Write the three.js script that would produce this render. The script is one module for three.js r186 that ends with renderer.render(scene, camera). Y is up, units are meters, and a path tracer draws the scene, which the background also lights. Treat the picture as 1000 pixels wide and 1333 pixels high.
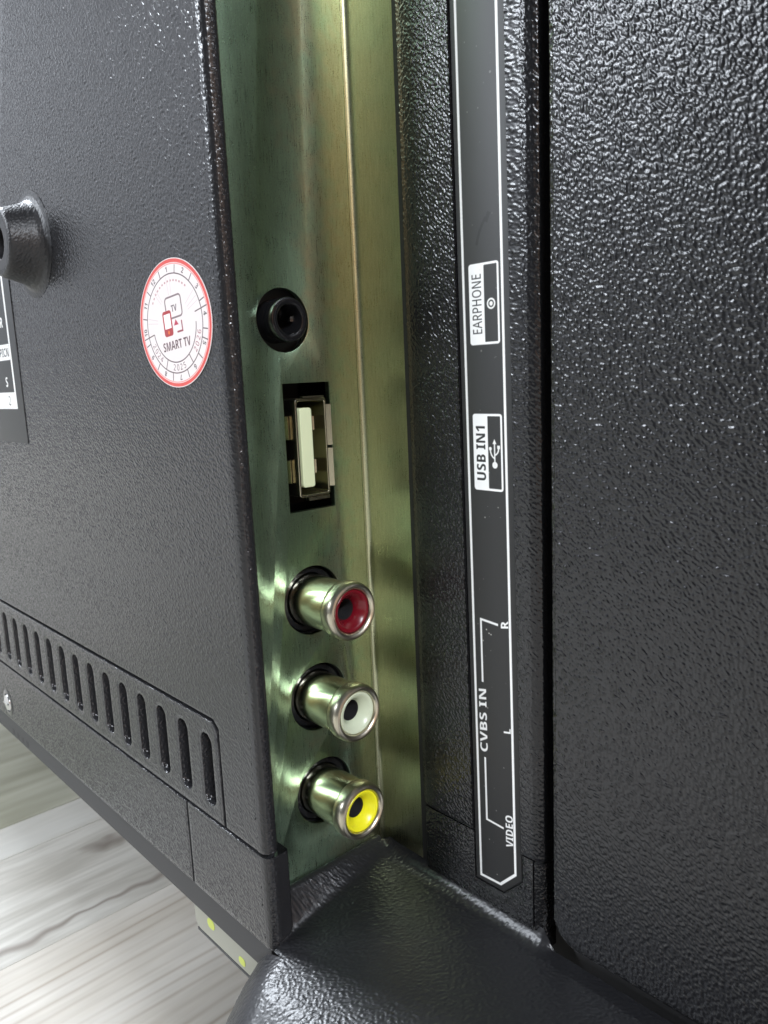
import * as THREE from 'three';
import { mergeGeometries, toCreasedNormals } from 'three/addons/utils/BufferGeometryUtils.js';
import { RectAreaLightUniformsLib } from 'three/addons/lights/RectAreaLightUniformsLib.js';

// ---------------------------------------------------------------- camera, air, lamps, exposure
const MM = 0.001, H = 110;                       // shapes are drawn in millimetres; H lifts them above the floor
const scene = new THREE.Scene();
const camera = new THREE.PerspectiveCamera(66.68, 768 / 1024, 0.004, 30);
camera.position.set(82.22 * MM, (43.4 + H) * MM, 61.59 * MM);
camera.up.set(-0.09794, 0.98421, -0.14746);
camera.lookAt(camera.position.clone().add(new THREE.Vector3(-0.7295, -0.17178, -0.66206)));
camera.focus = 0.105; camera.userData.fStop = 80;
scene.add(camera);
scene.background = new THREE.Color().setRGB(0.06, 0.063, 0.07);   // the plain interior round the set

const renderer = new THREE.WebGLRenderer({ antialias: true });
renderer.setSize(768, 1024);
renderer.toneMapping = THREE.LinearToneMapping;
renderer.toneMappingExposure = 1;
renderer.shadowMap.enabled = true;
RectAreaLightUniformsLib.init();

const LAMPS = [                                  // ceiling tubes: x, y, z (m), width, length, radiance
  { at: [-1.95, 2.1, 0.3], w: 0.16, l: 0.6, power: 330, label: 'short white ceiling light nearest the plane of the television, on its left' },
  { at: [-1.75, 2.1, 2.0], w: 0.16, l: 1.2, power: 150, label: 'long white ceiling light in the middle of the row on the left' },
  { at: [-2.1, 2.1, 3.9], w: 0.16, l: 1.2, power: 330, label: 'long white ceiling light farthest along the row on the left' },
  { at: [2.6, 2.1, 1.1], w: 0.25, l: 1.2, power: 200, label: 'long white ceiling light far to the right of the television' },
];

// ---------------------------------------------------------------- helpers
let seed = 7;
const rnd = () => { seed = (seed * 1664525 + 1013904223) >>> 0; return seed / 4294967296; };
const V = (x, y) => new THREE.Vector2(x, y);
const toWorld = (g) => { g.translate(0, H, 0); g.scale(MM, MM, MM); return g; };
function mesh(name, geos, material, parent) {
  let list = (Array.isArray(geos) ? geos : [geos]).map((g) => (g.index ? g.toNonIndexed() : g));
  for (const g of list) for (const k of Object.keys(g.attributes)) if (!['position', 'normal', 'uv'].includes(k)) g.deleteAttribute(k);
  const g = list.length > 1 ? mergeGeometries(list) : list[0];
  const m = new THREE.Mesh(toWorld(g), material);
  m.name = name; m.castShadow = m.receiveShadow = true; parent.add(m);
  return m;
}
function group(name, parent) { const g = new THREE.Group(); g.name = name; parent.add(g); return g; }
function tag(o, label, category, grp, kind) {
  if (label) o.userData.label = label;
  if (category) o.userData.category = category;
  if (grp) o.userData.group = grp;
  if (kind) o.userData.kind = kind;
  return o;
}
const poly = (pts) => new THREE.Shape(pts.map(([x, y]) => V(x, y)));
function roundRect(x0, y0, x1, y1, r, cls = THREE.Shape) {
  const s = new cls(); const k = Math.min(r, (x1 - x0) / 2 - 1e-4, (y1 - y0) / 2 - 1e-4);
  s.moveTo(x0 + k, y0); s.lineTo(x1 - k, y0); s.absarc(x1 - k, y0 + k, k, -Math.PI / 2, 0);
  s.lineTo(x1, y1 - k); s.absarc(x1 - k, y1 - k, k, 0, Math.PI / 2);
  s.lineTo(x0 + k, y1); s.absarc(x0 + k, y1 - k, k, Math.PI / 2, Math.PI);
  s.lineTo(x0, y0 + k); s.absarc(x0 + k, y0 + k, k, Math.PI, 1.5 * Math.PI);
  return s;
}
// a plate in the xy plane whose front is at z = front
function plate(shape, front, depth, bevel = 0.12, seg = 2, curve = 10) {
  let g = new THREE.ExtrudeGeometry(shape, { depth: depth - 2 * bevel, bevelEnabled: bevel > 0, bevelThickness: bevel, bevelSize: bevel, bevelOffset: -bevel, bevelSegments: seg, curveSegments: curve });
  g.translate(0, 0, front - depth + bevel);
  return toCreasedNormals(g, 0.6);
}
// a profile of [x, z] points (counter-clockwise seen from above means the normal points out of the set) run along y
function run(pts, y0, y1, crease = 0.7, steps = 1) {
  const pos = [], uv = []; let s = 0;
  for (let i = 0; i < pts.length - 1; i++) {
    const [ax, az] = pts[i], [bx, bz] = pts[i + 1], d = Math.hypot(bx - ax, bz - az);
    for (let k = 0; k < steps; k++) {
      const a = y0 + (y1 - y0) * k / steps, b = y0 + (y1 - y0) * (k + 1) / steps;
      pos.push(ax, a, az, bx, a, bz, bx, b, bz, ax, a, az, bx, b, bz, ax, b, az);
      uv.push(s, a, s + d, a, s + d, b, s, a, s + d, b, s, b);
    }
    s += d;
  }
  const g = new THREE.BufferGeometry();
  g.setAttribute('position', new THREE.Float32BufferAttribute(pos, 3));
  g.setAttribute('uv', new THREE.Float32BufferAttribute(uv, 2));
  return toCreasedNormals(g, crease);
}
const arc = (cx, cz, r, a0, a1, n = 8) => Array.from({ length: n + 1 }, (_, i) => { const a = a0 + (a1 - a0) * i / n; return [cx + r * Math.cos(a), cz + r * Math.sin(a)]; });
// lathe of [radius, along] points whose axis is x (dir 'x') or z
function lathe(pts, dir, cx, cy, cz, n = 48) {
  const g = toCreasedNormals(new THREE.LatheGeometry(pts.map(([r, h]) => V(r, h)), n), 0.6);
  if (dir === 'x') g.rotateZ(-Math.PI / 2); else g.rotateX(Math.PI / 2);
  g.translate(cx, cy, cz);
  const uv = g.attributes.uv; for (let i = 0; i < uv.count; i++) uv.setXY(i, uv.getX(i) * 36, uv.getY(i) * 14);
  return g;
}
// the same polyline with points every `step`
function smooth(pts, step) { const out = []; for (let i = 0; i < pts.length - 1; i++) { const d = Math.hypot(pts[i + 1][0] - pts[i][0], pts[i + 1][1] - pts[i][1]), n = Math.max(1, Math.round(d / step)); for (let k = 0; k < n; k++) out.push(pts[i].map((v, c) => v + (pts[i + 1][c] - v) * k / n)); } out.push(pts[pts.length - 1]); return out; }
const box = (x0, y0, z0, x1, y1, z1) => { const g = new THREE.BoxGeometry(x1 - x0, y1 - y0, z1 - z0); g.translate((x0 + x1) / 2, (y0 + y1) / 2, (z0 + z1) / 2); return g; };

// ---------------------------------------------------------------- procedural textures
// gradient noise that repeats every `p` cells
function makeNoise(p, q, s) {
  const old = seed; seed = s; const gx = [], gy = [];
  for (let i = 0; i < p * q; i++) { const a = rnd() * Math.PI * 2; gx.push(Math.cos(a)); gy.push(Math.sin(a)); }
  seed = old;
  return (x, y) => {
    const xi = Math.floor(x), yi = Math.floor(y), fx = x - xi, fy = y - yi;
    const u = fx * fx * fx * (fx * (fx * 6 - 15) + 10), v = fy * fy * fy * (fy * (fy * 6 - 15) + 10);
    const at = (i, j) => { const k = ((xi + i) % p + p) % p + (((yi + j) % q + q) % q) * p; return gx[k] * (fx - i) + gy[k] * (fy - j); };
    const a = at(0, 0), b = at(1, 0), c = at(0, 1), d = at(1, 1);
    return (a + (b - a) * u + (c - a) * v + (a - b - c + d) * u * v) * 1.5;
  };
}
function dataTex(w, h, fn, srgb = false) {
  const d = new Uint8Array(w * h * 4);
  for (let j = 0; j < h; j++) for (let i = 0; i < w; i++) {
    const c = fn(i / w, j / h), k = (j * w + i) * 4;
    for (let n = 0; n < 3; n++) d[k + n] = Math.max(0, Math.min(255, Math.round(255 * (c.length ? c[n] : c))));
    d[k + 3] = 255;
  }
  const t = new THREE.DataTexture(d, w, h); t.magFilter = THREE.LinearFilter; t.minFilter = THREE.LinearMipmapLinearFilter; t.generateMipmaps = true;
  t.wrapS = t.wrapT = THREE.RepeatWrapping; if (srgb) t.colorSpace = THREE.SRGBColorSpace; t.needsUpdate = true;
  return t;
}
const rep = (t, mmx, mmy = mmx) => { const c = t.clone(); c.repeat.set(1 / mmx, 1 / mmy); c.needsUpdate = true; return c; };
function canvasTex(w, h, draw) {
  const c = document.createElement('canvas'); c.width = w; c.height = h; draw(c.getContext('2d'), w, h);
  const t = new THREE.CanvasTexture(c); t.colorSpace = THREE.SRGBColorSpace; t.anisotropy = 8; return t;
}
// moulded spark grain: rounded blobs on a jittered lattice that run together; repeats every `n` cells
function blobs(n, sd, jit = 0.9) {
  const old = seed; seed = sd; const P = []; for (let i = 0; i < n * n; i++) P.push([0.5 + jit * (rnd() - 0.5), 0.5 + jit * (rnd() - 0.5), 4.6 + 4.5 * rnd(), 0.4 + 0.9 * rnd()]); seed = old;
  return (x, y) => {
    const xi = Math.floor(x), yi = Math.floor(y); let h = 0;
    for (let j = -1; j <= 1; j++) for (let i = -1; i <= 1; i++) {
      const p = P[((xi + i) % n + n) % n + (((yi + j) % n + n) % n) * n], dx = xi + i + p[0] - x, dy = yi + j + p[1] - y, r = (dx * dx + dy * dy) * p[2];
      if (r < 5) h += p[3] * Math.exp(-r);
    }
    return h;
  };
}
const b1 = blobs(40, 11), b2 = blobs(97, 12);
const grainAt = (x, y) => Math.tanh(1.25 * (b1(x, y) - 0.5)) + 0.22 * (b2(x * 97 / 40, y * 97 / 40) - 0.5);   // x, y in cells
const grain = dataTex(1024, 1024, (u, v) => 0.5 + 0.36 * grainAt(u * 40, v * 40));
// the same grain as a normal map; `steep` is the height of a texel-to-texel step
function normalsOf(t, steep) {
  const src = t.image.data, w = 1024, at = (i, j) => src[(((j + w) % w) * w + (i + w) % w) * 4];
  return dataTex(w, w, (u, v) => {
    const i = Math.round(u * w), j = Math.round(v * w);
    const dx = (at(i + 2, j) - at(i - 2, j)) / 4 * steep, dy = (at(i, j + 2) - at(i, j - 2)) / 4 * steep, k = 1 / Math.hypot(dx, dy, 1);
    return [0.5 - 0.5 * dx * k, 0.5 - 0.5 * dy * k, 0.5 + 0.5 * k];
  });
}
const grainNormal = normalsOf(grain, 0.036);
// rolled sheet: fine hairlines along the sheet and a soft mottling
const s1 = makeNoise(256, 8, 21), s2 = makeNoise(128, 24, 22), s3 = makeNoise(10, 10, 23), s4 = makeNoise(300, 300, 24), s5 = makeNoise(36, 36, 25);
const hairs = (u, v) => 0.6 * s1(u * 256, v * 8) + 0.4 * s2(u * 128, v * 24);
const sheetBump = dataTex(1024, 1024, (u, v) => 0.5 + 0.25 * hairs(u, v) + 0.1 * s4(u * 300, v * 300));
const sheetRough = dataTex(512, 512, (u, v) => 0.3 + 0.05 * hairs(u, v) + 0.015 * s3(u * 10, v * 10) + 0.06 * s4(u * 300, v * 300));
// a sheet with the grain as real relief on the rectangle x0..x1, y0..y1 at z; inside(x, y) is the distance to the rim of the piece in mm
function reliefSheet(x0, x1, y0, y1, z, dx, dy, pitch, amp, inside) {
  const nx = Math.max(1, Math.round((x1 - x0) / dx)), ny = Math.round((y1 - y0) / dy), w = nx + 1, pos = [], uv = [], idx = [], keep = [];
  for (let j = 0; j <= ny; j++) for (let i = 0; i <= nx; i++) {
    const x = x0 + (x1 - x0) * i / nx, y = y0 + (y1 - y0) * j / ny, d = inside(x, y), k = Math.max(0, Math.min(1, d / 0.4));
    pos.push(x, y, z + amp * k * grainAt(x / pitch + 900, y / pitch + 900) - 0.16 * (1 - k) * (1 - k)); uv.push(x, y); keep.push(d > -0.3);
  }
  for (let j = 0; j < ny; j++) for (let i = 0; i < nx; i++) {
    const a = j * w + i; if (!(keep[a] && keep[a + 1] && keep[a + w] && keep[a + w + 1])) continue;
    idx.push(a, a + 1, a + w, a + 1, a + w + 1, a + w);
  }
  const g = new THREE.BufferGeometry();
  g.setAttribute('position', new THREE.Float32BufferAttribute(pos, 3)); g.setAttribute('uv', new THREE.Float32BufferAttribute(uv, 2)); g.setIndex(idx); g.computeVertexNormals();
  return g;
}
// the same relief on a profile of [x, z] points run along y; warp(x, y) may shift x
function reliefRun(pts, y0, y1, ds, dy, pitch, amp, warp = (x) => x) {
  const L = [0]; for (let i = 1; i < pts.length; i++) L.push(L[i - 1] + Math.hypot(pts[i][0] - pts[i - 1][0], pts[i][1] - pts[i - 1][1]));
  const total = L[L.length - 1], n = Math.round(total / ds), m = Math.round((y1 - y0) / dy), w = n + 1, pos = [], uv = [], idx = [];
  const at = (q) => { q = Math.max(0, Math.min(total, q)); let i = 1; while (i < L.length - 1 && L[i] < q) i++; const t = (q - L[i - 1]) / (L[i] - L[i - 1] || 1); return [pts[i - 1][0] + (pts[i][0] - pts[i - 1][0]) * t, pts[i - 1][1] + (pts[i][1] - pts[i - 1][1]) * t]; };
  const line = []; for (let i = 0; i <= n; i++) { const q = total * i / n, p = at(q), a = at(q - 0.12), b = at(q + 0.12), k = Math.hypot(b[0] - a[0], b[1] - a[1]); line.push([p[0], p[1], -(b[1] - a[1]) / k, (b[0] - a[0]) / k, q]); }
  for (let j = 0; j <= m; j++) { const y = y0 + (y1 - y0) * j / m; for (const [x, z, nx, nz, q] of line) {
    const e = Math.max(0, Math.min(1, Math.min(y - y0, y1 - y) / 0.3)), h = amp * e * grainAt((pts[pts.length - 1][0] - total + q) / pitch + 900, y / pitch + 900) - 0.06 * (1 - e);
    pos.push(warp(x, y) + nx * h, y, z + nz * h); uv.push(q, y);
  } }
  for (let j = 0; j < m; j++) for (let i = 0; i < n; i++) { const a = j * w + i; idx.push(a, a + 1, a + w, a + 1, a + w + 1, a + w); }
  const g = new THREE.BufferGeometry();
  g.setAttribute('position', new THREE.Float32BufferAttribute(pos, 3)); g.setAttribute('uv', new THREE.Float32BufferAttribute(uv, 2)); g.setIndex(idx); g.computeVertexNormals();
  return g;
}
const mixc = (a, b, t) => a.map((x, i) => x + (b[i] - x) * t);
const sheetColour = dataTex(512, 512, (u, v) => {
  // greenish sheet, turning straw where a warm reflection is painted in, the join ragged
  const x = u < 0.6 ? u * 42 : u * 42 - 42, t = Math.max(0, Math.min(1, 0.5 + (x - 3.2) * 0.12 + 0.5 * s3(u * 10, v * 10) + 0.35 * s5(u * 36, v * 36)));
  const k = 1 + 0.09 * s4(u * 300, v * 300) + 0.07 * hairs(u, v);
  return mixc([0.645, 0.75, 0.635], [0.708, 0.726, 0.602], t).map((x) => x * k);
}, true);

// ---------------------------------------------------------------- materials
const lin = (r, g, b) => new THREE.Color().setRGB(r, g, b);
const plastic = (mm, steep, rough, c = 0.017) => new THREE.MeshPhysicalMaterial({ color: lin(c, c, c * 1.08), roughness: rough, normalMap: rep(grainNormal, mm), normalScale: new THREE.Vector2(steep, steep) });
const M = {
  dull: new THREE.MeshPhysicalMaterial({ color: lin(0.014, 0.014, 0.0155), roughness: 0.45 }),
  matte: new THREE.MeshPhysicalMaterial({ color: lin(0.012, 0.012, 0.0135), roughness: 0.33 }),
  boss: plastic(17, 0.7, 0.36, 0.022),
  cover: plastic(17, 1, 0.22, 0.022), panel: plastic(24, 1, 0.18, 0.008), grained: new THREE.MeshPhysicalMaterial({ color: lin(0.015, 0.015, 0.0165), roughness: 0.25 }), coarse: new THREE.MeshPhysicalMaterial({ color: lin(0.008, 0.008, 0.009), roughness: 0.24, specularIntensity: 1 }), strip: plastic(18, 1, 0.18, 0.009), housing: plastic(18, 1, 0.18, 0.012),
  smooth: new THREE.MeshPhysicalMaterial({ color: lin(0.035, 0.035, 0.037), roughness: 0.55 }),
  pocket: new THREE.MeshPhysicalMaterial({ color: lin(0.012, 0.012, 0.013), roughness: 0.5 }),
  inside: new THREE.MeshPhysicalMaterial({ color: lin(0.014, 0.014, 0.015), roughness: 0.6 }),
  gloss: new THREE.MeshPhysicalMaterial({ color: lin(0.008, 0.008, 0.009), roughness: 0.13 }),
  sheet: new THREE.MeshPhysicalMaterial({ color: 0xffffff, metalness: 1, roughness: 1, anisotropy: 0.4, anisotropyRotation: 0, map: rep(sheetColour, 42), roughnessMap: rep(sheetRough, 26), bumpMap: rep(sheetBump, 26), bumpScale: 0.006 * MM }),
  barrel: new THREE.MeshPhysicalMaterial({ color: lin(0.62, 0.60, 0.47), metalness: 1, roughness: 0.2, roughnessMap: null }),
  rim: new THREE.MeshPhysicalMaterial({ color: lin(0.60, 0.56, 0.45), metalness: 1, roughness: 0.3 }),
  tin: new THREE.MeshPhysicalMaterial({ color: lin(0.52, 0.49, 0.36), metalness: 1, roughness: 0.24 }),
  red: new THREE.MeshPhysicalMaterial({ color: lin(0.14, 0.004, 0.01), roughness: 0.25 }),
  white: new THREE.MeshPhysicalMaterial({ color: lin(0.58, 0.64, 0.48), roughness: 0.3 }),
  yellow: new THREE.MeshPhysicalMaterial({ color: lin(0.82, 0.78, 0.02), roughness: 0.3 }),
  tongue: new THREE.MeshPhysicalMaterial({ color: lin(0.66, 0.72, 0.47), roughness: 0.4 }),
  film: new THREE.MeshPhysicalMaterial({ color: lin(0.24, 0.24, 0.19), roughness: 0.35 }),
  filmMark: new THREE.MeshPhysicalMaterial({ color: lin(0.5, 0.56, 0.1), roughness: 0.5 }),
  steel: new THREE.MeshPhysicalMaterial({ color: lin(0.6, 0.6, 0.6), metalness: 1, roughness: 0.25 }),
};

// ---------------------------------------------------------------- floor of printed wood boards
{
  const floor = group('floor', scene); tag(floor, null, null, null, 'structure');
  const w1 = makeNoise(64, 64, 31), w2 = makeNoise(64, 64, 32), w3 = makeNoise(64, 64, 33);
  const cl = (x) => Math.max(0, Math.min(1, x));
  // u across the board, v along it; both in millimetres
  const kinds = {
    pale: (x, y) => { const n = w1(x * 0.09, y * 0.012) + 0.5 * w2(x * 0.4, y * 0.03); return mixc([0.885, 0.875, 0.84], [0.82, 0.805, 0.76], cl(0.35 + 0.6 * n)); },
    olive: (x, y) => { const n = w1(x * 0.05, y * 0.014) + 0.6 * w3(x * 0.2, y * 0.02); return mixc([0.78, 0.775, 0.70], [0.62, 0.615, 0.53], cl(0.45 + 0.8 * n)); },
    knotty: (x, y) => {
      const wx = x + 3.5 * w1(x * 0.03, y * 0.02), n = w2(wx * 0.14, y * 0.016) + 0.55 * w3(wx * 0.5, y * 0.05);
      let c = mixc([0.875, 0.86, 0.82], [0.76, 0.74, 0.695], cl(0.3 + 0.8 * n + 0.25 * w1(x * 1.3, y * 0.12)));
      const d = Math.hypot((x - 16 + 2 * w1(y * 0.2, x * 0.2)) / 4.5, (y - 271 + 3 * w1(x * 0.3, y * 0.1)) / 9);
      c = mixc(c, [0.47, 0.43, 0.39], 0.75 * cl(1.15 - d));
      const vein = Math.abs(x - 46 - 4 * w1(2.3, y * 0.025) - 2 * w3(5.1, y * 0.11));
      return mixc(c, [0.53, 0.49, 0.45], 0.75 * cl(1.1 - vein / (1.7 + 1.6 * w2(3.3, y * 0.05))));
    },
    lined: (x, y) => {
      const wx = x + 3 * w1(x * 0.03, y * 0.008), line = Math.pow(cl(0.5 + 0.5 * Math.sin(wx * 1.5 + 3 * w2(x * 0.06, y * 0.006))), 6) * cl(0.45 + 0.9 * w3(x * 0.12, y * 0.02));
      let c = mixc([0.91, 0.885, 0.84], [0.83, 0.795, 0.735], cl(0.4 + 0.7 * w1(x * 0.07, y * 0.01) + 0.2 * w3(x * 1.1, y * 0.1)));
      return mixc(c, [0.66, 0.60, 0.53], 0.6 * line);
    },
  };
  const tex = {}, mats = {};
  for (const k in kinds) {
    tex[k] = dataTex(512, 1024, (u, v) => { const c = kinds[k](u * 120, v * 600); const s = 1 + 0.02 * w2(u * 60, v * 60); return c.map((q) => q * s * 0.86); }, true);
    mats[k] = new THREE.MeshPhysicalMaterial({ map: tex[k], roughness: 0.42 });
  }
  // boards run away from the set (along z); edges in millimetres
  const edges = [[-322, -202.5, 'olive'], [-202, -182, 'pale'], [-181.6, -129, 'knotty'], [-128.8, -10, 'lined']];
  const cycle = ['knotty', 'lined', 'pale', 'lined'];
  for (let x = -9.6, i = 0; x < 1500; x += 120.4, i++) edges.push([x, x + 120, cycle[i % 4]]);
  for (let x = -322.4, i = 0; x > -2800; x -= 120.4, i++) edges.push([x - 120, x, cycle[(i + 1) % 4]]);
  edges.forEach(([x0, x1, kind]) => {
    const near = x0 > -330 && x1 < 0, cuts = near ? [[-300, 300], [300.4, 900], [900.4, 1500], [-900, -300.4]] : [[-900, 300], [300.4, 1500]];
    for (const [z0, z1] of cuts) {
      const g = new THREE.BoxGeometry(x1 - x0, 8, z1 - z0); g.translate((x0 + x1) / 2, -H - 4, (z0 + z1) / 2);
      const p = g.attributes.position, uv = g.attributes.uv;
      for (let i = 0; i < p.count; i++) uv.setXY(i, (p.getX(i) - x0) / 120, (p.getZ(i) + 300) / 600);
      mesh('plank', g, mats[kind], floor);
    }
  });
  mesh('floor_bed', box(-2850, -H - 12, -900, 1700, -H - 8.05, 1500), M.pocket, floor);
}

// white wall to the left, added out of view for the grained cover to mirror
{
  const wall = mesh('wall', box(-2820, -H, -900, -2800, 2300, 5000), new THREE.MeshStandardMaterial({ color: lin(0.36, 0.36, 0.37), roughness: 0.9 }), scene);
  tag(wall, null, null, null, 'structure');
  // tan wall to the right, unseen, added to warm what the bracket mirrors
  tag(mesh('wall_001', box(3300, -H, -900, 3320, 2300, 5000), new THREE.MeshStandardMaterial({ color: lin(0.32, 0.17, 0.085), roughness: 0.9 }), scene), null, null, null, 'structure');
}

// ---------------------------------------------------------------- the television
const tv = group('television', scene);
tag(tv, 'black television seen from behind, its metal port bracket with coloured sockets in view', 'television');

const PITCH = 0.31, PITCH2 = 0.34, ZC = 13, TOP = 240, LEFT = -420, RIGHT = 330;   // front of the bulging cover; far ends of the set
const edgeLine = (deep, o = 0) => [[1.45, ZC + 0.05], [1.9, ZC + 0.035], [2.4, ZC - 0.06], [2.8, ZC - 0.24], [3.1, ZC - 0.56], [3.23 + o, ZC - 1.0], [3.27 + o, ZC - 1.4], [3.22 + o, deep + 0.3], [3.02, deep + 0.05]];
const coverEdge = (deep) => [[1.4, ZC], [1.9, ZC - 0.015], [2.4, ZC - 0.1], [2.8, ZC - 0.28], [3.1, ZC - 0.6], [3.22, ZC - 1.0], [3.25, ZC - 1.4], [3.2, deep + 0.35], [3.0, deep + 0.08], [2.7, deep], [0.4, deep]].reverse();
// main cover: everything above the seam, less the vent panel
{
  const s = poly([[LEFT, TOP], [LEFT, -1.35], [-7.6, -1.35], [-6.35, -2.4], [-6.35, -16.9], [1.55, -16.9], [1.55, TOP]].reverse());
  const cover = mesh('rear_cover', [plate(s, ZC, 2.6, 0.14), run(coverEdge(11), -16.9, TOP)], M.cover, tv);
  tag(cover, 'grained black rear cover beside the metal bracket');
  mesh('rounded_edge', reliefRun(edgeLine(11), -16.9, 112, 0.115, 0.12, PITCH, 0.032), M.grained, cover);
  const left = (y) => -102 + 0.45 * Math.max(0, y);
  mesh('grain_sheet', reliefSheet(-104, 1.5, -16.8, 112, ZC + 0.05, 0.15, 0.125, PITCH, 0.066, (x, y) => Math.min(y > -1.3 ? 9 : x + 6.3, y < -1.3 && x < -6.3 ? -9 : 9, y > -1.3 && x < -7.4 ? y + 1.35 : 9, y + 16.9, 1.9 - x, x - left(y))), M.grained, cover);
  // wall mounting boss
  const turned = new THREE.LatheGeometry(smooth([[8.4, 0.1], [7.5, 0.25], [6.9, 0.6], [6.45, 1.2], [6.1, 2.1], [5.75, 3.3], [5.4, 4.6], [5.2, 5.05], [4.85, 5.28], [4.2, 5.32]], 0.13).map(([r, h]) => V(r, h)), 260);
  { const p = turned.attributes.position, n = turned.attributes.normal; for (let i = 0; i < p.count; i++) { const h = 0.05 * grainAt(Math.atan2(p.getX(i), p.getZ(i)) * 6.2 / 0.34 + 900, (p.getY(i) * 1.3 - Math.hypot(p.getX(i), p.getZ(i))) / 0.34 + 900); p.setXYZ(i, p.getX(i) + h * n.getX(i), p.getY(i) + h * n.getY(i), p.getZ(i) + h * n.getZ(i)); } turned.computeVertexNormals(); }
  turned.rotateX(Math.PI / 2); turned.translate(-54.2, 67, ZC - 0.02);
  mesh('screw_boss', [turned, lathe([[4.25, 5.3], [2.7, 5.3], [2.5, 5.1], [2.5, -2]], 'z', -54.2, 67, ZC - 0.02)], M.dull, cover);
}
// vent panel with slots
{
  const x1 = -6.95, y0 = -16.95, y1 = -1.95;
  const s = poly([[LEFT, y1], [LEFT, y0], [x1, y0], [x1, -3.0], [-8.2, y1]].reverse());
  for (let i = 0; i < 24; i++) {
    const cx = -10.15 - i * 6.69;
    s.holes.push(roundRect(cx - 1.45, -15.0, cx + 1.45, -4.15, 1.44, THREE.Path));
  }
  const panel = mesh('vent_panel', plate(s, ZC, 2.4, 0.2, 2, 8), M.cover, tv);
  const slot = (x, y) => { const k = Math.round((-10.15 - x) / 6.69), cx = -10.15 - Math.max(0, Math.min(23, k)) * 6.69, cy = Math.max(-13.55, Math.min(-5.6, y)); return Math.hypot(x - cx, y - cy) - 1.7; };
  mesh('grain_sheet', reliefSheet(-112, x1, y0, y1, ZC + 0.05, 0.15, 0.125, PITCH, 0.066, (x, y) => Math.min(x1 - 0.2 - x, y - y0 - 0.2, y1 - 0.2 - y, slot(x, y), (x1 - 0.2 - x + y1 - 0.2 - y - 1.0) * 0.7)), M.grained, panel);
}
// lower panels under the seam
{
  const low = mesh('lower_panel', plate(poly([[LEFT, -30.9], [-18.0, -30.9], [-18.0, -17.5], [LEFT, -17.5]]), ZC - 0.05, 2.4, 0.2), M.cover, tv);
  mesh('grain_sheet', reliefSheet(-118, -18, -30.9, -17.5, ZC, 0.16, 0.13, PITCH, 0.066, (x, y) => Math.min(-18.2 - x, y + 30.7, -17.7 - y)), M.grained, low);
  const corner = mesh('corner_panel', [
    plate(poly([[-17.55, -30.9], [1.55, -30.9], [1.55, -17.5], [-17.55, -17.5]]), ZC - 0.05, 2.4, 0.14),
    run(coverEdge(9.5).map(([x, z]) => [x + 0.03, z - 0.05]), -30.9, -17.5)], M.cover, tv);
  mesh('rounded_edge', reliefRun(edgeLine(9.5, 0.04).map(([x, z]) => [x, z - 0.05]), -30.9, -17.5, 0.115, 0.12, PITCH, 0.032), M.grained, corner);
  mesh('grain_sheet', reliefSheet(-17.55, 1.5, -30.9, -17.5, ZC, 0.15, 0.15, PITCH, 0.066, (x, y) => Math.min(x + 17.35, y + 30.7, -17.7 - y, 1.9 - x)), M.grained, corner);
  // recessed screw on the lower panel
  const sc = mesh('screw', [lathe([[0.01, 0.55], [1.1, 0.5], [1.75, 0.3], [1.95, 0], [1.95, -0.3]], 'z', -102.7, -26.8, ZC), box(-104.1, -27.0, ZC + 0.3, -101.3, -26.6, ZC + 0.62)], M.steel, low);
  mesh('screw_seat', lathe([[3.1, 0.02], [2.9, 0.12], [2.2, 0.14], [2.1, 0.02]], 'z', -102.7, -26.8, ZC), M.gloss, low);
  void sc;
  const trim = mesh('bottom_trim', plate(poly([[LEFT, -38.25], [-0.6, -38.25], [-0.6, -28], [LEFT, -28]]), 10.9, 22, 0.25), M.smooth, tv);
  const slots = []; for (let i = 0; i < 4; i++) slots.push(box(-110 + i * 3.2, -37.6, 10.6, -108.6 + i * 3.2, -36.2, 10.93));
  mesh('vent_slot', slots, M.inside, trim);
  // pale protective film that shows under the trim
  const film = mesh('protective_film', plate(roundRect(-26.6, -44.9, -4, -36, 1.6), 9, 0.5, 0.1), M.film, tv);
  tag(film, 'pale protective film with yellow marks under the lower edge');
  mesh('yellow_mark', plate(roundRect(-22.4, -42.9, -20.2, -41.2, 0.8), 9.06, 0.12, 0.03), M.filmMark, film);
  mesh('yellow_mark', plate(roundRect(-13.2, -44.2, -11.4, -42.9, 0.6), 9.06, 0.12, 0.03), M.filmMark, film);
  mesh('film_edge', plate(poly([[-26, -45.5], [-4, -45.5], [-4, -45.0], [-26, -45.0]]), 9, 0.5, 0.05), M.smooth, film);
}
// dark body behind everything
mesh('screen_housing', [box(LEFT, -40, -40, RIGHT, TOP, -14), box(LEFT, TOP - 2, -14, 1, TOP - 0.1, 10.2), box(LEFT + 0.1, -38, -14, LEFT + 2, TOP - 2.1, 10.2),
  box(-1.9, -38, -13.9, -1.2, TOP - 2.1, -9), box(-2.6, -27.5, -13.9, -1.95, -17.2, 9.3)], M.inside, tv);

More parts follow.
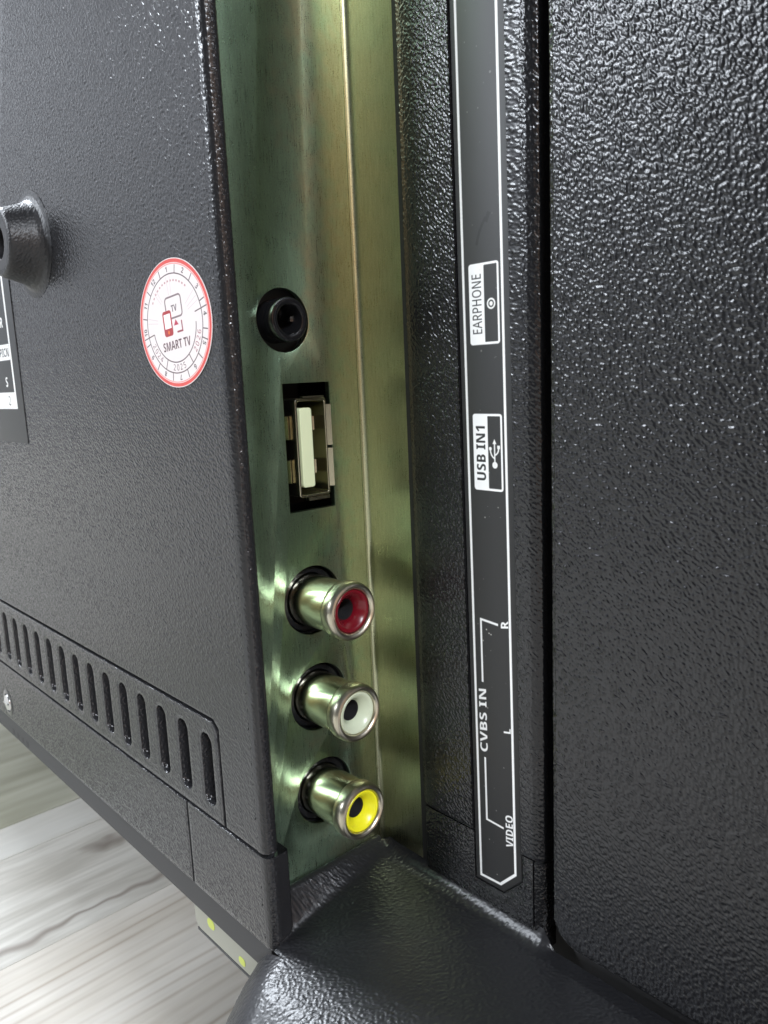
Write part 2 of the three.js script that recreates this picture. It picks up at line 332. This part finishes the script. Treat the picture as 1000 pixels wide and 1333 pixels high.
// round sticker
{
  const t = canvasTex(768, 768, (c, W) => {
    const R = W / 2; c.translate(R, R);
    c.fillStyle = '#e2d8d6'; c.beginPath(); c.arc(0, 0, R, 0, 7); c.fill();
    c.rotate(-5.5 * Math.PI / 180);
    c.strokeStyle = '#d24a44'; c.lineWidth = R * 0.055; c.beginPath(); c.arc(0, 0, R * 0.96, 0, 7); c.stroke();
    c.strokeStyle = '#e0807a'; c.lineWidth = R * 0.014; c.beginPath(); c.arc(0, 0, R * 0.915, 0, 7); c.stroke();
    c.strokeStyle = '#584a4c'; c.lineWidth = R * 0.018;
    c.beginPath(); c.arc(0, 0, R * 0.77, 0, 7); c.stroke();
    const P = (deg, r) => [Math.sin(deg * Math.PI / 180) * r * R, -Math.cos(deg * Math.PI / 180) * r * R];
    const seg = (deg, a, b) => { c.beginPath(); c.moveTo(...P(deg, a)); c.lineTo(...P(deg, b)); c.stroke(); };
    c.beginPath(); c.arc(0, 0, R * 0.6, 0.12, Math.PI - 0.12); c.stroke();
    seg(83, 0.6, 0.92); seg(277 - 14, 0.6, 0.92); seg(150, 0.6, 0.77); seg(210, 0.6, 0.77); seg(115, 0.77, 0.92);
    c.textAlign = 'center'; c.textBaseline = 'middle'; c.fillStyle = '#4b3f42';
    for (let k = 0; k < 12; k++) {
      const a = k * 30; seg(a + 15, 0.77, 0.9);
      c.save(); c.translate(...P(a, 0.845)); c.rotate(a * Math.PI / 180); c.font = `bold ${R * 0.115}px sans-serif`; c.fillText(String(k + 1), 0, 0); c.restore();
    }
    const arcText = (txt, mid, r, size, step, flip, col) => { c.fillStyle = col; c.font = `${size}px sans-serif`;
      [...txt].forEach((ch, i) => { const a = mid + (i - (txt.length - 1) / 2) * step * (flip ? -1 : 1); c.save(); c.translate(...P(a, r)); c.rotate((a + (flip ? 180 : 0)) * Math.PI / 180); c.fillText(ch, 0, 0); c.restore(); }); };
    arcText('2025', 180, 0.685, R * 0.135, 8, true, '#5a4448'); arcText('2026', 122, 0.685, R * 0.13, 8, true, '#8a4650'); arcText('2024', 236, 0.685, R * 0.13, 8, true, '#6a4650');
    c.strokeStyle = '#b88f90'; c.lineWidth = R * 0.03; for (let a = -52; a < 40; a += 7) { c.beginPath(); c.moveTo(...P(a, 0.665)); c.lineTo(...P(a + 3.4, 0.665)); c.stroke(); }
    c.strokeStyle = '#cdbfc0'; c.lineWidth = R * 0.01; for (const a of [-4, 4, -38, -32, 58, 66, 72, -80, -74]) seg(a, 0.45, 0.74);
    c.lineWidth = R * 0.028; c.strokeStyle = '#7a6a6c';
    const rr = (x, y, w, h, q) => { c.beginPath(); c.moveTo(x + q, y); c.arcTo(x + w, y, x + w, y + h, q); c.arcTo(x + w, y + h, x, y + h, q); c.arcTo(x, y + h, x, y, q); c.arcTo(x, y, x + w, y, q); c.closePath(); };
    rr(-R * 0.17, -R * 0.42, R * 0.44, R * 0.33, R * 0.06); c.stroke();
    c.fillStyle = '#4b3f42'; c.font = `bold ${R * 0.14}px sans-serif`; c.fillText('TV', R * 0.06, -R * 0.235);
    c.fillStyle = '#a32a30'; rr(-R * 0.29, -R * 0.23, R * 0.25, R * 0.4, R * 0.05); c.fill();
    c.fillStyle = '#fbf2f2'; c.fillRect(-R * 0.255, -R * 0.18, R * 0.18, R * 0.23);
    c.fillStyle = '#d8682a'; c.beginPath(); c.arc(-R * 0.165, R * 0.11, R * 0.03, 0, 7); c.fill();
    c.strokeStyle = '#8a3a44'; c.beginPath(); c.moveTo(R * 0.22, -R * 0.02); c.lineTo(R * 0.22, R * 0.14); c.lineTo(R * 0.07, R * 0.14); c.stroke();
    c.fillStyle = '#b02a4a'; c.beginPath(); c.moveTo(0, R * 0.03); c.lineTo(R * 0.13, R * 0.03); c.lineTo(R * 0.065, -R * 0.06); c.fill();
    c.fillStyle = '#51343a'; c.font = `bold ${R * 0.185}px sans-serif`; c.save(); c.scale(0.9, 1.05); c.fillText('SMART TV', 0, R * 0.31); c.restore();
  });
  const g = new THREE.CylinderGeometry(1, 1, 0.05, 72); g.rotateX(Math.PI / 2);
  const p = g.attributes.position, uv = g.attributes.uv; for (let i = 0; i < p.count; i++) uv.setXY(i, p.getX(i) / 2 + 0.5, p.getY(i) / 2 + 0.5);
  g.scale(9.2, 7.85, 1.6); g.translate(-8.6, 50.95, ZC + 0.11);
  tag(mesh('round_sticker', g, new THREE.MeshPhysicalMaterial({ map: t, roughness: 0.35 }), tv), 'round white sticker with a red rim and month ring');
}
// rating label at the left edge of the picture
{
  const x0 = -121, x1 = -67.4, y0 = 34, y1 = 75, K = 12;
  const t = canvasTex(Math.round((x1 - x0) * K), Math.round((y1 - y0) * K), (c, W, Hh) => {
    const X = (x) => (x - x0) * K, Y = (y) => Hh - (y - y0) * K;
    c.fillStyle = '#343536'; c.fillRect(0, 0, W, Hh);
    c.fillStyle = '#f2f2f0'; c.fillRect(X(-118), Y(74), X(-70.7) - X(-118), Y(40.3) - Y(74));
    c.fillStyle = '#343536'; c.fillRect(X(-117), Y(73.4), X(-71.5) - X(-117), Y(43.4) - Y(73.4));
    c.textAlign = 'right'; c.textBaseline = 'middle'; c.fillStyle = '#f4f4f2'; c.font = `bold ${2.6 * K}px sans-serif`;
    c.fillText('ER', X(-73.4), Y(56.2));
    c.fillRect(X(-100), Y(52.2), X(-71.6) - X(-100), Y(49.3) - Y(52.2));
    c.fillStyle = '#343536'; c.font = `bold ${2.2 * K}px sans-serif`; c.fillText('T PICN', X(-71.9), Y(50.7));
    c.fillStyle = '#f4f4f2'; c.font = `bold ${2.6 * K}px sans-serif`; c.fillText('S', X(-74.4), Y(45.3));
    c.fillStyle = '#343536'; c.font = `${2.4 * K}px sans-serif`; c.fillText('2', X(-74.0), Y(41.8));
  });
  const g = plate(poly([[x0, y0], [x1, y0], [x1, y1], [x0, y1]]), ZC + 0.17, 0.1, 0.02);
  const p = g.attributes.position, uv = g.attributes.uv; for (let i = 0; i < p.count; i++) uv.setXY(i, (p.getX(i) - x0) / (x1 - x0), (p.getY(i) - y0) / (y1 - y0));
  tag(mesh('rating_label', g, new THREE.MeshPhysicalMaterial({ map: t, roughness: 0.4 }), tv), 'dark rating label with white lines and print');
}

// ---------------------------------------------------------------- metal port bracket: a wall with the openings, a bend and a flange
const EAR = { y: 50.85, z: 2.65 }, USB = { y: 34.6 }, JACKS = [13.95, 0.1, -13.9], JZ = 0.55;
{
  const s = poly([[-12, -27], [9.2, -27], [9.2, TOP - 3], [-12, TOP - 3]]);   // drawn as (-z, y)
  const circle = (z, y, r) => { const p = new THREE.Path(); p.absarc(-z, y, r, 0, Math.PI * 2, true); return p; };
  s.holes.push(circle(EAR.z, EAR.y, 3.95));
  s.holes.push(poly([[-3.4, 26.3], [4.1, 26.3], [4.1, 43], [-3.4, 43]].reverse()));
  for (const y of JACKS) s.holes.push(circle(JZ, y, 4.72));
  const wall = plate(s, 0, 0.9, 0.1, 2, 40); wall.rotateY(Math.PI / 2);
  const bend = run([...arc(0.8, -9.2, 0.8, Math.PI, 1.5 * Math.PI, 8), [9.5, -10]], -27, TOP - 3, 0.5);
  const uv = bend.attributes.uv; for (let i = 0; i < uv.count; i++) uv.setX(i, uv.getX(i) + 9.2);
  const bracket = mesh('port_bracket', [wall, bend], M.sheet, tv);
  tag(bracket, 'greenish metal bracket with the ports');
}
// earphone socket
{
  const e = group('earphone_socket', tv);
  mesh('sleeve', lathe([[2.75, -6], [2.75, 1.25], [2.68, 1.42], [2.5, 1.5], [2.1, 1.5], [1.9, 1.42], [1.78, 1.2], [1.75, -6]], 'x', 0, EAR.y, EAR.z), M.gloss, e);
  mesh('socket_body', lathe([[4.6, -2.2], [2.7, -2.2], [2.7, -3.5]], 'x', 0, EAR.y, EAR.z), M.inside, e);
  mesh('contact', [box(-4.2, EAR.y - 0.55, EAR.z - 1.3, -3.6, EAR.y + 0.35, EAR.z - 0.5), box(-1.0, EAR.y - 0.1, EAR.z - 1.76, -0.3, EAR.y + 0.5, EAR.z - 1.3)], M.steel, e);
}
// usb socket
{
  const u = group('usb_socket', tv), cy = USB.y;
  const ring = roundRect(-2.3, 28.2, 2.75, 41.0, 0.5); ring.holes.push(roundRect(-1.98, 28.52, 2.43, 40.68, 0.3, THREE.Path));
  const shell = plate(ring, 0.9, 11, 0.06, 1, 5); shell.rotateY(Math.PI / 2);     // (-z, y) -> wall normal
  const lips = [[29.3, 34.35], [34.75, 40.1]].map(([a, b]) => { const g = new THREE.BoxGeometry(0.75, b - a, 0.22); g.rotateY(0.75); g.translate(1.05, (a + b) / 2, -2.92); return g; });
  const lipTop = box(0.55, 41.05, -2.1, 1.25, 41.3, 1.2), lipLow = box(0.3, 27.75, -2.3, 1.2, 28.15, 1.1);
  mesh('shell', [shell, ...lips, lipTop, lipLow], M.tin, u);
  const tg = plate(roundRect(-0.72, 29.35, 1.2, 39.85, 0.45), 0, 1, 0.05);
  void tg;
  const tongue = plate(roundRect(-1.35, 29.4, 0.6, 39.8, 0.4), 0.5, 9, 0.15, 3, 6); tongue.rotateY(Math.PI / 2);
  mesh('tongue', tongue, M.tongue, u);
  for (const y of [37.7, 32.0]) {
    const g = new THREE.BoxGeometry(2.6, 1.8, 0.25); g.rotateY(-0.35); g.translate(-1.6, y, -1.85); mesh('spring_contact', g, M.tin, u);
    const h = new THREE.BoxGeometry(2.2, 3.0, 0.3); h.rotateY(0.5); h.translate(-1.5, y - 0.4, 3.05); mesh('outer_spring', h, M.tin, u);
  }
  mesh('socket_body', [box(-9, 26, -5, -8.2, 43.4, 4), box(-8.2, 39.9, -2.3, -6.5, 40.6, 2.2)], M.inside, u);
}
// phono jacks
{
  function jack(y) {
    const j = group('phono_jack', tv);
    mesh('base_ring', lathe([[4.6, -4], [4.6, -1.2], [4.35, -0.95], [3.7, -0.95], [3.65, -4]], 'x', 0, y, JZ, 64), M.gloss, j);
    mesh('barrel', lathe([[3.5, -4], [3.5, 6.15], [3.62, 6.3]], 'x', 0, y, JZ, 72), M.barrel, j);
    mesh('rim', lathe([[3.55, 6.2], [3.72, 6.28], [3.84, 6.55], [3.88, 7.0], [3.86, 7.7], [3.78, 8.15], [3.6, 8.42], [3.35, 8.52], [3.1, 8.44], [2.9, 8.22], [2.82, 7.9], [2.82, 6.5]], 'x', 0, y, JZ, 72), M.rim, j);
    const ins = mesh('insulator', lathe([[2.82, 8.02], [2.7, 8.14], [2.5, 8.12], [2.25, 7.95], [1.8, 7.4], [1.5, 6.9], [1.4, 6.6]], 'x', 0, y, JZ, 64), M.red, j);
    mesh('centre_bore', lathe([[1.45, 6.65], [1.39, 6.4], [1.39, 3], [0.01, 3]], 'x', 0, y, JZ, 32), M.inside, j);
    return [j, ins];
  }
  const [first] = jack(JACKS[0]);
  tag(first, 'red phono jack, top one');
  [['white phono jack, middle one', M.white, 1], ['yellow phono jack, lowest one', M.yellow, 2]].forEach(([label, m, i]) => {
    const c = first.clone(); c.name = `phono_jack_00${i}`; c.position.y = (JACKS[i] - JACKS[0]) * MM; tag(c, label);
    c.children.find((o) => o.name === 'insulator').material = m; tv.add(c);
    if (i === 2) mesh('white_nub', lathe([[0.01, -0.35], [0.35, -0.45], [0.45, -0.8], [0.45, -1.2]], 'x', 0, -13.9 + 13.85 + 0.9 + JACKS[0] - 13.85, 4.45 + 0, 16), M.white, c);
  });
}

// ---------------------------------------------------------------- back wall of the recess: grained strips, label pocket, side panel
const lean = (y) => -0.0083 * (y + 20);          // the label bed leans a hair from the vertical
const LY = -15.55;                                // seam between the strips and the lower wall
{
  const ZS = -8.45;
  const left = [[9.35, -10.6], [9.4, -9.95], [9.75, -9.4], [10.4, -8.95], [11.3, -8.62], [12.2, -8.5], [13.2, ZS]];
  mesh('recess_strip', [run(left, LY, TOP - 3, 1.2), plate(poly([[13.2, LY], [19.78 + lean(LY), LY], [19.78 + lean(TOP), TOP - 3], [13.2, TOP - 3]]), ZS, 2, 0)], M.strip, tv);
  const ls = tv.children[tv.children.length - 1];
  mesh('grain_sheet', reliefRun([...left.map(([x, z]) => [x - 0.03, z + 0.05]), [19.74, ZS + 0.05]], LY, 100, 0.115, 0.12, PITCH, 0.055, (x, y) => x + (x > 13.2 ? lean(y) * (x - 13.2) / 6.58 : 0)), M.coarse, ls);
  const right = [[28.6, ZS], [29.4, ZS - 0.05], [30.1, ZS - 0.25], [30.6, ZS - 0.65], [30.85, ZS - 1.3], [30.9, ZS - 2.4]];
  mesh('recess_strip', [run(right, LY, TOP - 3, 1.2), plate(poly([[27.62 + lean(LY), LY], [28.6, LY], [28.6, TOP - 3], [27.62 + lean(TOP), TOP - 3]]), ZS, 2, 0)], M.strip, tv);
  const rs = tv.children[tv.children.length - 1];
  mesh('grain_sheet', reliefRun([[27.64, ZS + 0.05], ...right.map(([x, z]) => [x + 0.03, z + 0.05])], LY, 100, 0.115, 0.12, PITCH, 0.055, (x, y) => x + lean(y) * Math.max(0, (28.6 - x) / 0.98)), M.coarse, rs);
  const low = poly([[10.9, -27.5], [29.2, -27.5], [29.2, LY - 0.3], [27.62 + lean(LY), LY - 0.3], [27.62, -19.55], [24.55, -22.6], [19.78, -22.6], [19.78 + lean(LY), LY - 0.3], [10.9, LY - 0.3]]);
  const lowLeft = left.map(([x, z]) => [x > 11 ? x - 0 : x, z - 0.12]).filter(([x]) => x < 10.8).concat([[10.9, ZS - 0.2]]);
  const lowRight = right.filter(([x]) => x > 28.9).map(([x, z]) => [x, z - 0.1]);
  mesh('recess_base', [plate(low, ZS - 0.12, 2, 0.06), run(lowLeft, -27.5, LY - 0.3, 1.2), run(lowRight, -27.5, LY - 0.3, 1.2)], M.strip, tv);
  mesh('label_pocket', plate(poly([[9.6, -27], [30.3, -27], [30.3, TOP - 3], [9.6, TOP - 3]]), -9.0, 1.4, 0), M.pocket, tv);
  // printed label
  const K = 16, L0 = -22.5, L1 = 105.5;
  const t = canvasTex(120, 2048, (c, W, Hh) => {
    const Y = (y) => Hh - (y - L0) * K, X = (u) => u * K;
    c.fillStyle = '#282828'; c.fillRect(0, 0, W, Hh);
    c.strokeStyle = '#f1f1ef'; c.lineWidth = 0.36 * K; c.lineJoin = 'miter';
    c.beginPath(); c.moveTo(X(0.86), Y(110)); c.lineTo(X(0.86), Y(-21.7)); c.lineTo(X(4.1), Y(-21.55)); c.lineTo(X(6.55), Y(-19.1)); c.lineTo(X(6.55), Y(110)); c.stroke();
    const rr = (u0, y0, u1, y1, q) => { const x = X(u0), y = Y(y1), w = X(u1 - u0), h = (y1 - y0) * K; q *= K; c.beginPath(); c.moveTo(x + q, y); c.arcTo(x + w, y, x + w, y + h, q); c.arcTo(x + w, y + h, x, y + h, q); c.arcTo(x, y + h, x, y, q); c.arcTo(x, y, x + w, y, q); c.closePath(); };
    const word = (s, u, y, len, cap, col, skew, weight = '') => {
      c.save(); c.translate(X(u), Y(y)); c.rotate(-Math.PI / 2); if (skew) c.transform(1, 0, -skew, 1, 0, 0);
      const size = cap * K / 0.72; c.font = `${weight}${size}px sans-serif`; c.textAlign = 'center'; c.textBaseline = 'alphabetic'; c.fillStyle = col;
      const w = c.measureText(s).width; c.scale(len * K / w, 1); c.fillText(s, 0, cap * K / 2); c.restore();
    };
    for (const [y0, y1, s, a, b] of [[46.47, 55.52, 'EARPHONE', 47.6, 54.4], [29.57, 38.6, 'USB IN1', 30.6, 37.4]]) {
      c.fillStyle = '#f4f4f3'; rr(1.68, y0, 6.08, y1, 0.35); c.fill();
      c.fillStyle = '#282828'; rr(3.92, y0 + 0.28, 5.8, y1 - 0.28, 0.1); c.fill();
      word(s, 2.82, (a + b) / 2, b - a, 1.38, '#232323', 0, s[0] === 'U' ? 'bold ' : '');
    }
    c.fillStyle = '#e9e9e6'; c.strokeStyle = '#e9e9e6';
    c.lineWidth = 0.22 * K; c.beginPath(); c.arc(X(4.9), Y(50.95), 0.52 * K, 0, 7); c.stroke(); c.beginPath(); c.arc(X(4.9), Y(50.95), 0.26 * K, 0, 7); c.fill();
    // trident mark
    c.lineWidth = 0.2 * K;
    c.beginPath(); c.moveTo(X(4.88), Y(32.7)); c.lineTo(X(4.88), Y(35.2)); c.stroke();
    c.beginPath(); c.arc(X(4.88), Y(32.65), 0.4 * K, 0, 7); c.fill();
    c.beginPath(); c.moveTo(X(4.58), Y(35.1)); c.lineTo(X(5.18), Y(35.1)); c.lineTo(X(4.88), Y(35.7)); c.fill();
    c.beginPath(); c.moveTo(X(4.88), Y(33.4)); c.quadraticCurveTo(X(4.25), Y(33.7), X(4.25), Y(34.5)); c.stroke();
    c.beginPath(); c.moveTo(X(4.88), Y(33.8)); c.quadraticCurveTo(X(5.48), Y(34.0), X(5.48), Y(34.6)); c.stroke();
    c.beginPath(); c.arc(X(4.25), Y(34.55), 0.22 * K, 0, 7); c.fill(); c.fillRect(X(5.27), Y(34.95), 0.42 * K, 0.42 * K);
    // bracket lines and words
    c.strokeStyle = '#ececea'; c.lineWidth = 0.3 * K;
    c.beginPath(); c.moveTo(X(4.75), Y(13.25)); c.lineTo(X(2.05), Y(13.46)); c.lineTo(X(2.05), Y(5.3)); c.stroke();
    c.beginPath(); c.moveTo(X(2.1), Y(-4.75)); c.lineTo(X(2.1), Y(-13.3)); c.lineTo(X(4.85), Y(-13.45)); c.stroke();
    word('CVBS IN', 1.95, 0.2, 8.7, 1.2, '#ececea', -0.2, 'bold '); word('R', 5.75, 13.4, 1.05, 1.15, '#ececea', -0.2, 'bold '); word('L', 5.75, -0.1, 0.8, 1.1, '#ececea', -0.2, 'bold '); word('VIDEO', 5.75, -13.45, 4.4, 1.15, '#ececea', -0.2, 'bold ');
    // smear and specks of dust
    c.strokeStyle = 'rgba(12,12,12,0.75)'; c.lineWidth = 0.35 * K; c.beginPath(); c.moveTo(X(3.0), Y(57.5)); c.quadraticCurveTo(X(3.3), Y(59.0), X(4.4), Y(60.3)); c.stroke(); c.lineWidth = 0.5 * K; c.beginPath(); c.moveTo(X(4.4), Y(59.8)); c.lineTo(X(4.9), Y(60.8)); c.stroke();
    for (let i = 0; i < 60; i++) { c.fillStyle = `rgba(225,225,215,${0.2 + 0.5 * rnd()})`; c.beginPath(); c.arc(X(1.3 + 5 * rnd()), Y(L0 + 120 * rnd()), (0.04 + 0.1 * rnd() * rnd()) * K, 0, 7); c.fill(); }
    for (const [u, y] of [[2.9, 12.3], [3.6, 11.8], [3.3, 11.9]]) { c.fillStyle = 'rgba(225,225,215,0.8)'; c.beginPath(); c.arc(X(u), Y(y), 0.1 * K, 0, 7); c.fill(); }
  });
  const outline = [[19.95, -22.4], [24.5, -22.4], [27.45, -19.45], [27.45, L1], [19.95, L1]];
  const g = plate(poly(outline), -8.68, 0.3, 0.05);
  const p = g.attributes.position, uv = g.attributes.uv;
  for (let i = 0; i < p.count; i++) { uv.setXY(i, (p.getX(i) - 19.9) / 7.5, (p.getY(i) - L0) / (L1 - L0)); p.setX(i, p.getX(i) + lean(p.getY(i))); }
  tag(mesh('port_label', g, new THREE.MeshPhysicalMaterial({ map: t, roughness: 0.5 }), tv), 'long black label with white port names');
  // large side panel, its lower corner rounded
  const s = new THREE.Shape(); const x0 = 32.4, y0 = -24.5, r = 3.4;
  s.moveTo(x0, TOP); s.lineTo(x0, y0 + r); s.absarc(x0 + r, y0 + r, r, Math.PI, 1.5 * Math.PI); s.lineTo(RIGHT, y0 - 1.6); s.lineTo(RIGHT, TOP); s.closePath();
  const side = mesh('side_panel', plate(s, -8.2, 3, 0.35, 4, 14), M.panel, tv);
  tag(side, 'coarsely grained large black panel right of the label');
  mesh('grain_sheet', reliefSheet(x0, 64, y0 - 1, 90, -8.15, 0.105, 0.115, PITCH2, 0.066, (x, y) => { const q = Math.max(0, x0 + r - x), p = Math.max(0, y0 + r - y); return Math.min(x - x0 - 0.3, y - (y0 - 1.6 * Math.max(0, x - x0 - r) / (RIGHT - x0 - r)) - 0.3, q > 0 && p > 0 ? r - 0.3 - Math.hypot(q, p) : 9); }), M.coarse, side);
  mesh('panel_backing', plate(poly([[29.5, -40], [RIGHT, -40], [RIGHT, TOP - 1], [29.5, TOP - 1]]), -11.4, 2.4, 0), M.inside, tv);
}

// ---------------------------------------------------------------- lower housing: sloping floor of the recess that bulges out over the stand
{
  const top = (z) => { const q = z + 8; let y = -26.45 - 0.135 * q - 0.0025 * q * q; if (z > 15) y -= 0.035 * (z - 15) * (z - 15); return y; };
  const xs = []; for (let x = 0; x <= 62; x += 0.16) xs.push(x); for (let x = 66; x < RIGHT; x += 30) xs.push(x); xs.push(RIGHT);
  // cross-sections at one z: list of [x, y]
  const inner = (z) => {
    const b = top(z), pts = [[0.05, -25.1], [0.35, -25.02], [0.75, -25.12], [1.0, -25.4]];
    for (const x of xs) if (x > 1.1) {
      const slope = -25.4 - (x - 1) * (-25.4 - b) / 2.2, m = slope - b;   // slope from the lip down to the floor, ending in a small hollow
      pts.push([x, b + 0.5 * (m + Math.sqrt(m * m + 0.35))]);
    }
    return pts;
  };
  const outer = (z) => {
    const b = top(z), X0 = 6 + 0.42 * (z - 13), pts = [], floorY = -H + 1;
    pts.push([X0 - 8.6 - 3, floorY]); pts.push([X0 - 8.9, b - 40]); pts.push([X0 - 8.65, b - 20]);
    for (let i = 0; i <= 80; i++) { const a = Math.PI - i / 80 * Math.PI / 2; pts.push([X0 + 8.6 * Math.cos(a), b - 11 + 11 * Math.sin(a)]); }
    for (const x of xs) if (x > X0 + 0.2 && x < RIGHT) pts.push([x, b]);
    pts.push([RIGHT, b]);
    return pts;
  };
  function sheet(rows) {                                   // rows: arrays of [x, y, z] of equal length
    const n = rows[0].length, pos = [], uv = [], idx = [];
    rows.forEach((r, j) => { let s = 0; r.forEach(([x, y, z], i) => { pos.push(x, y, z); uv.push(x, z * 1.02 + (y > -25.5 ? 0 : 0) - (y < -45 ? y : 0)); }); });
    for (let j = 0; j < rows.length - 1; j++) for (let i = 0; i < n - 1; i++) { const a = j * n + i; idx.push(a, a + n, a + 1, a + 1, a + n, a + n + 1); }
    const g = new THREE.BufferGeometry(); g.setAttribute('position', new THREE.Float32BufferAttribute(pos, 3)); g.setAttribute('uv', new THREE.Float32BufferAttribute(uv, 2)); g.setIndex(idx); g.computeVertexNormals(); return g;
  }
  // push a grid out along its normal by the grain
  function relief(g, pitch, amp) {
    const p = g.attributes.position, n = g.attributes.normal;
    for (let i = 0; i < p.count; i++) {
      const x = p.getX(i), y = p.getY(i), z = p.getZ(i), h = amp * grainAt((x + 0.3 * y) / pitch + 900, (z - 0.7 * y) / pitch + 900) * (x < 64 && y > -60 ? 1 : 0);
      p.setXYZ(i, x + h * n.getX(i), y + h * n.getY(i), z + h * n.getZ(i));
    }
    g.computeVertexNormals(); return g;
  }
  const rowsA = [];
  // concave fillet against the recess wall, then the floor
  const R = 2.2;
  for (let i = 0; i <= 16; i++) { const a = i / 16 * Math.PI / 2, z = -8.75 + R * (1 - Math.cos(a)), up = R * (1 - Math.sin(a)); rowsA.push(inner(-8.75 + R).map(([x, y], k) => [x, Math.max(y, Math.min(y + up * (x > 3 ? Math.max(0, Math.min(1, (32.2 - x) / 1.6)) : Math.max(0, (x - 1) / 2)), -23.9)), z])); }
  for (let z = -6.5; z <= 13.0; z += 0.15) rowsA.push(inner(z).map(([x, y]) => [x, y, x < 3.45 ? Math.min(z, 11.9 + 0.001 * z) : z]));
  rowsA.push(inner(13.05).map(([x, y]) => [x, y, x < 3.45 ? 11.92 : 13.05]));
  const zs = []; for (let z = 13.05; z < 34; z += 0.15) zs.push(z);
  const rowsB = zs.map((z) => outer(z));
  const n = Math.max(...rowsB.map((r) => r.length));
  const B = zs.map((z, j) => { const r = rowsB[j].slice(); while (r.length < n) r.splice(r.length - 1, 0, [r[r.length - 2][0] + 0.01, r[r.length - 2][1]]); return r.map(([x, y]) => [x, y, z]); });
  const last = B[B.length - 1].map(([x, y, z]) => [x, Math.min(y, -H + 1), z + 2]);
  const backRow = B[0].map(([x, y, z]) => [x, Math.max(-H + 1, Math.min(y, -33)), z - 0.02]);
  tag(mesh('lower_housing', [relief(sheet(rowsA), PITCH, 0.058), relief(sheet(B), PITCH, 0.058), sheet([backRow, B[0]]), sheet([B[B.length - 1], last])], M.matte, tv), 'grained black lower housing that bulges below the ports');
}

// ---------------------------------------------------------------- ceiling lamps
for (const [i, L] of LAMPS.entries()) {
  const lamp = new THREE.Group(); lamp.name = i ? `ceiling_lamp_00${i}` : 'ceiling_lamp'; lamp.position.set(...L.at); scene.add(lamp);
  tag(lamp, L.label, 'ceiling lamp');
  const frame = new THREE.Mesh(new THREE.BoxGeometry(L.w + 0.04, 0.05, L.l + 0.04), new THREE.MeshStandardMaterial({ color: 0xdddddd, roughness: 0.6 })); frame.name = 'frame'; frame.position.y = 0.03; frame.castShadow = true; lamp.add(frame);
  const glow = new THREE.Mesh(new THREE.BoxGeometry(L.w, 0.006, L.l), new THREE.MeshStandardMaterial({ color: 0xffffff, emissive: lin(0.86, 0.92, 1), emissiveIntensity: 3 })); glow.name = 'diffuser'; lamp.add(glow);
  const light = new THREE.RectAreaLight(lin(0.86, 0.92, 1), L.power, L.w, L.l); light.position.set(0, -0.01, 0); light.rotation.x = -Math.PI / 2; light.name = 'panel_light'; lamp.add(light);
}

renderer.render(scene, camera);
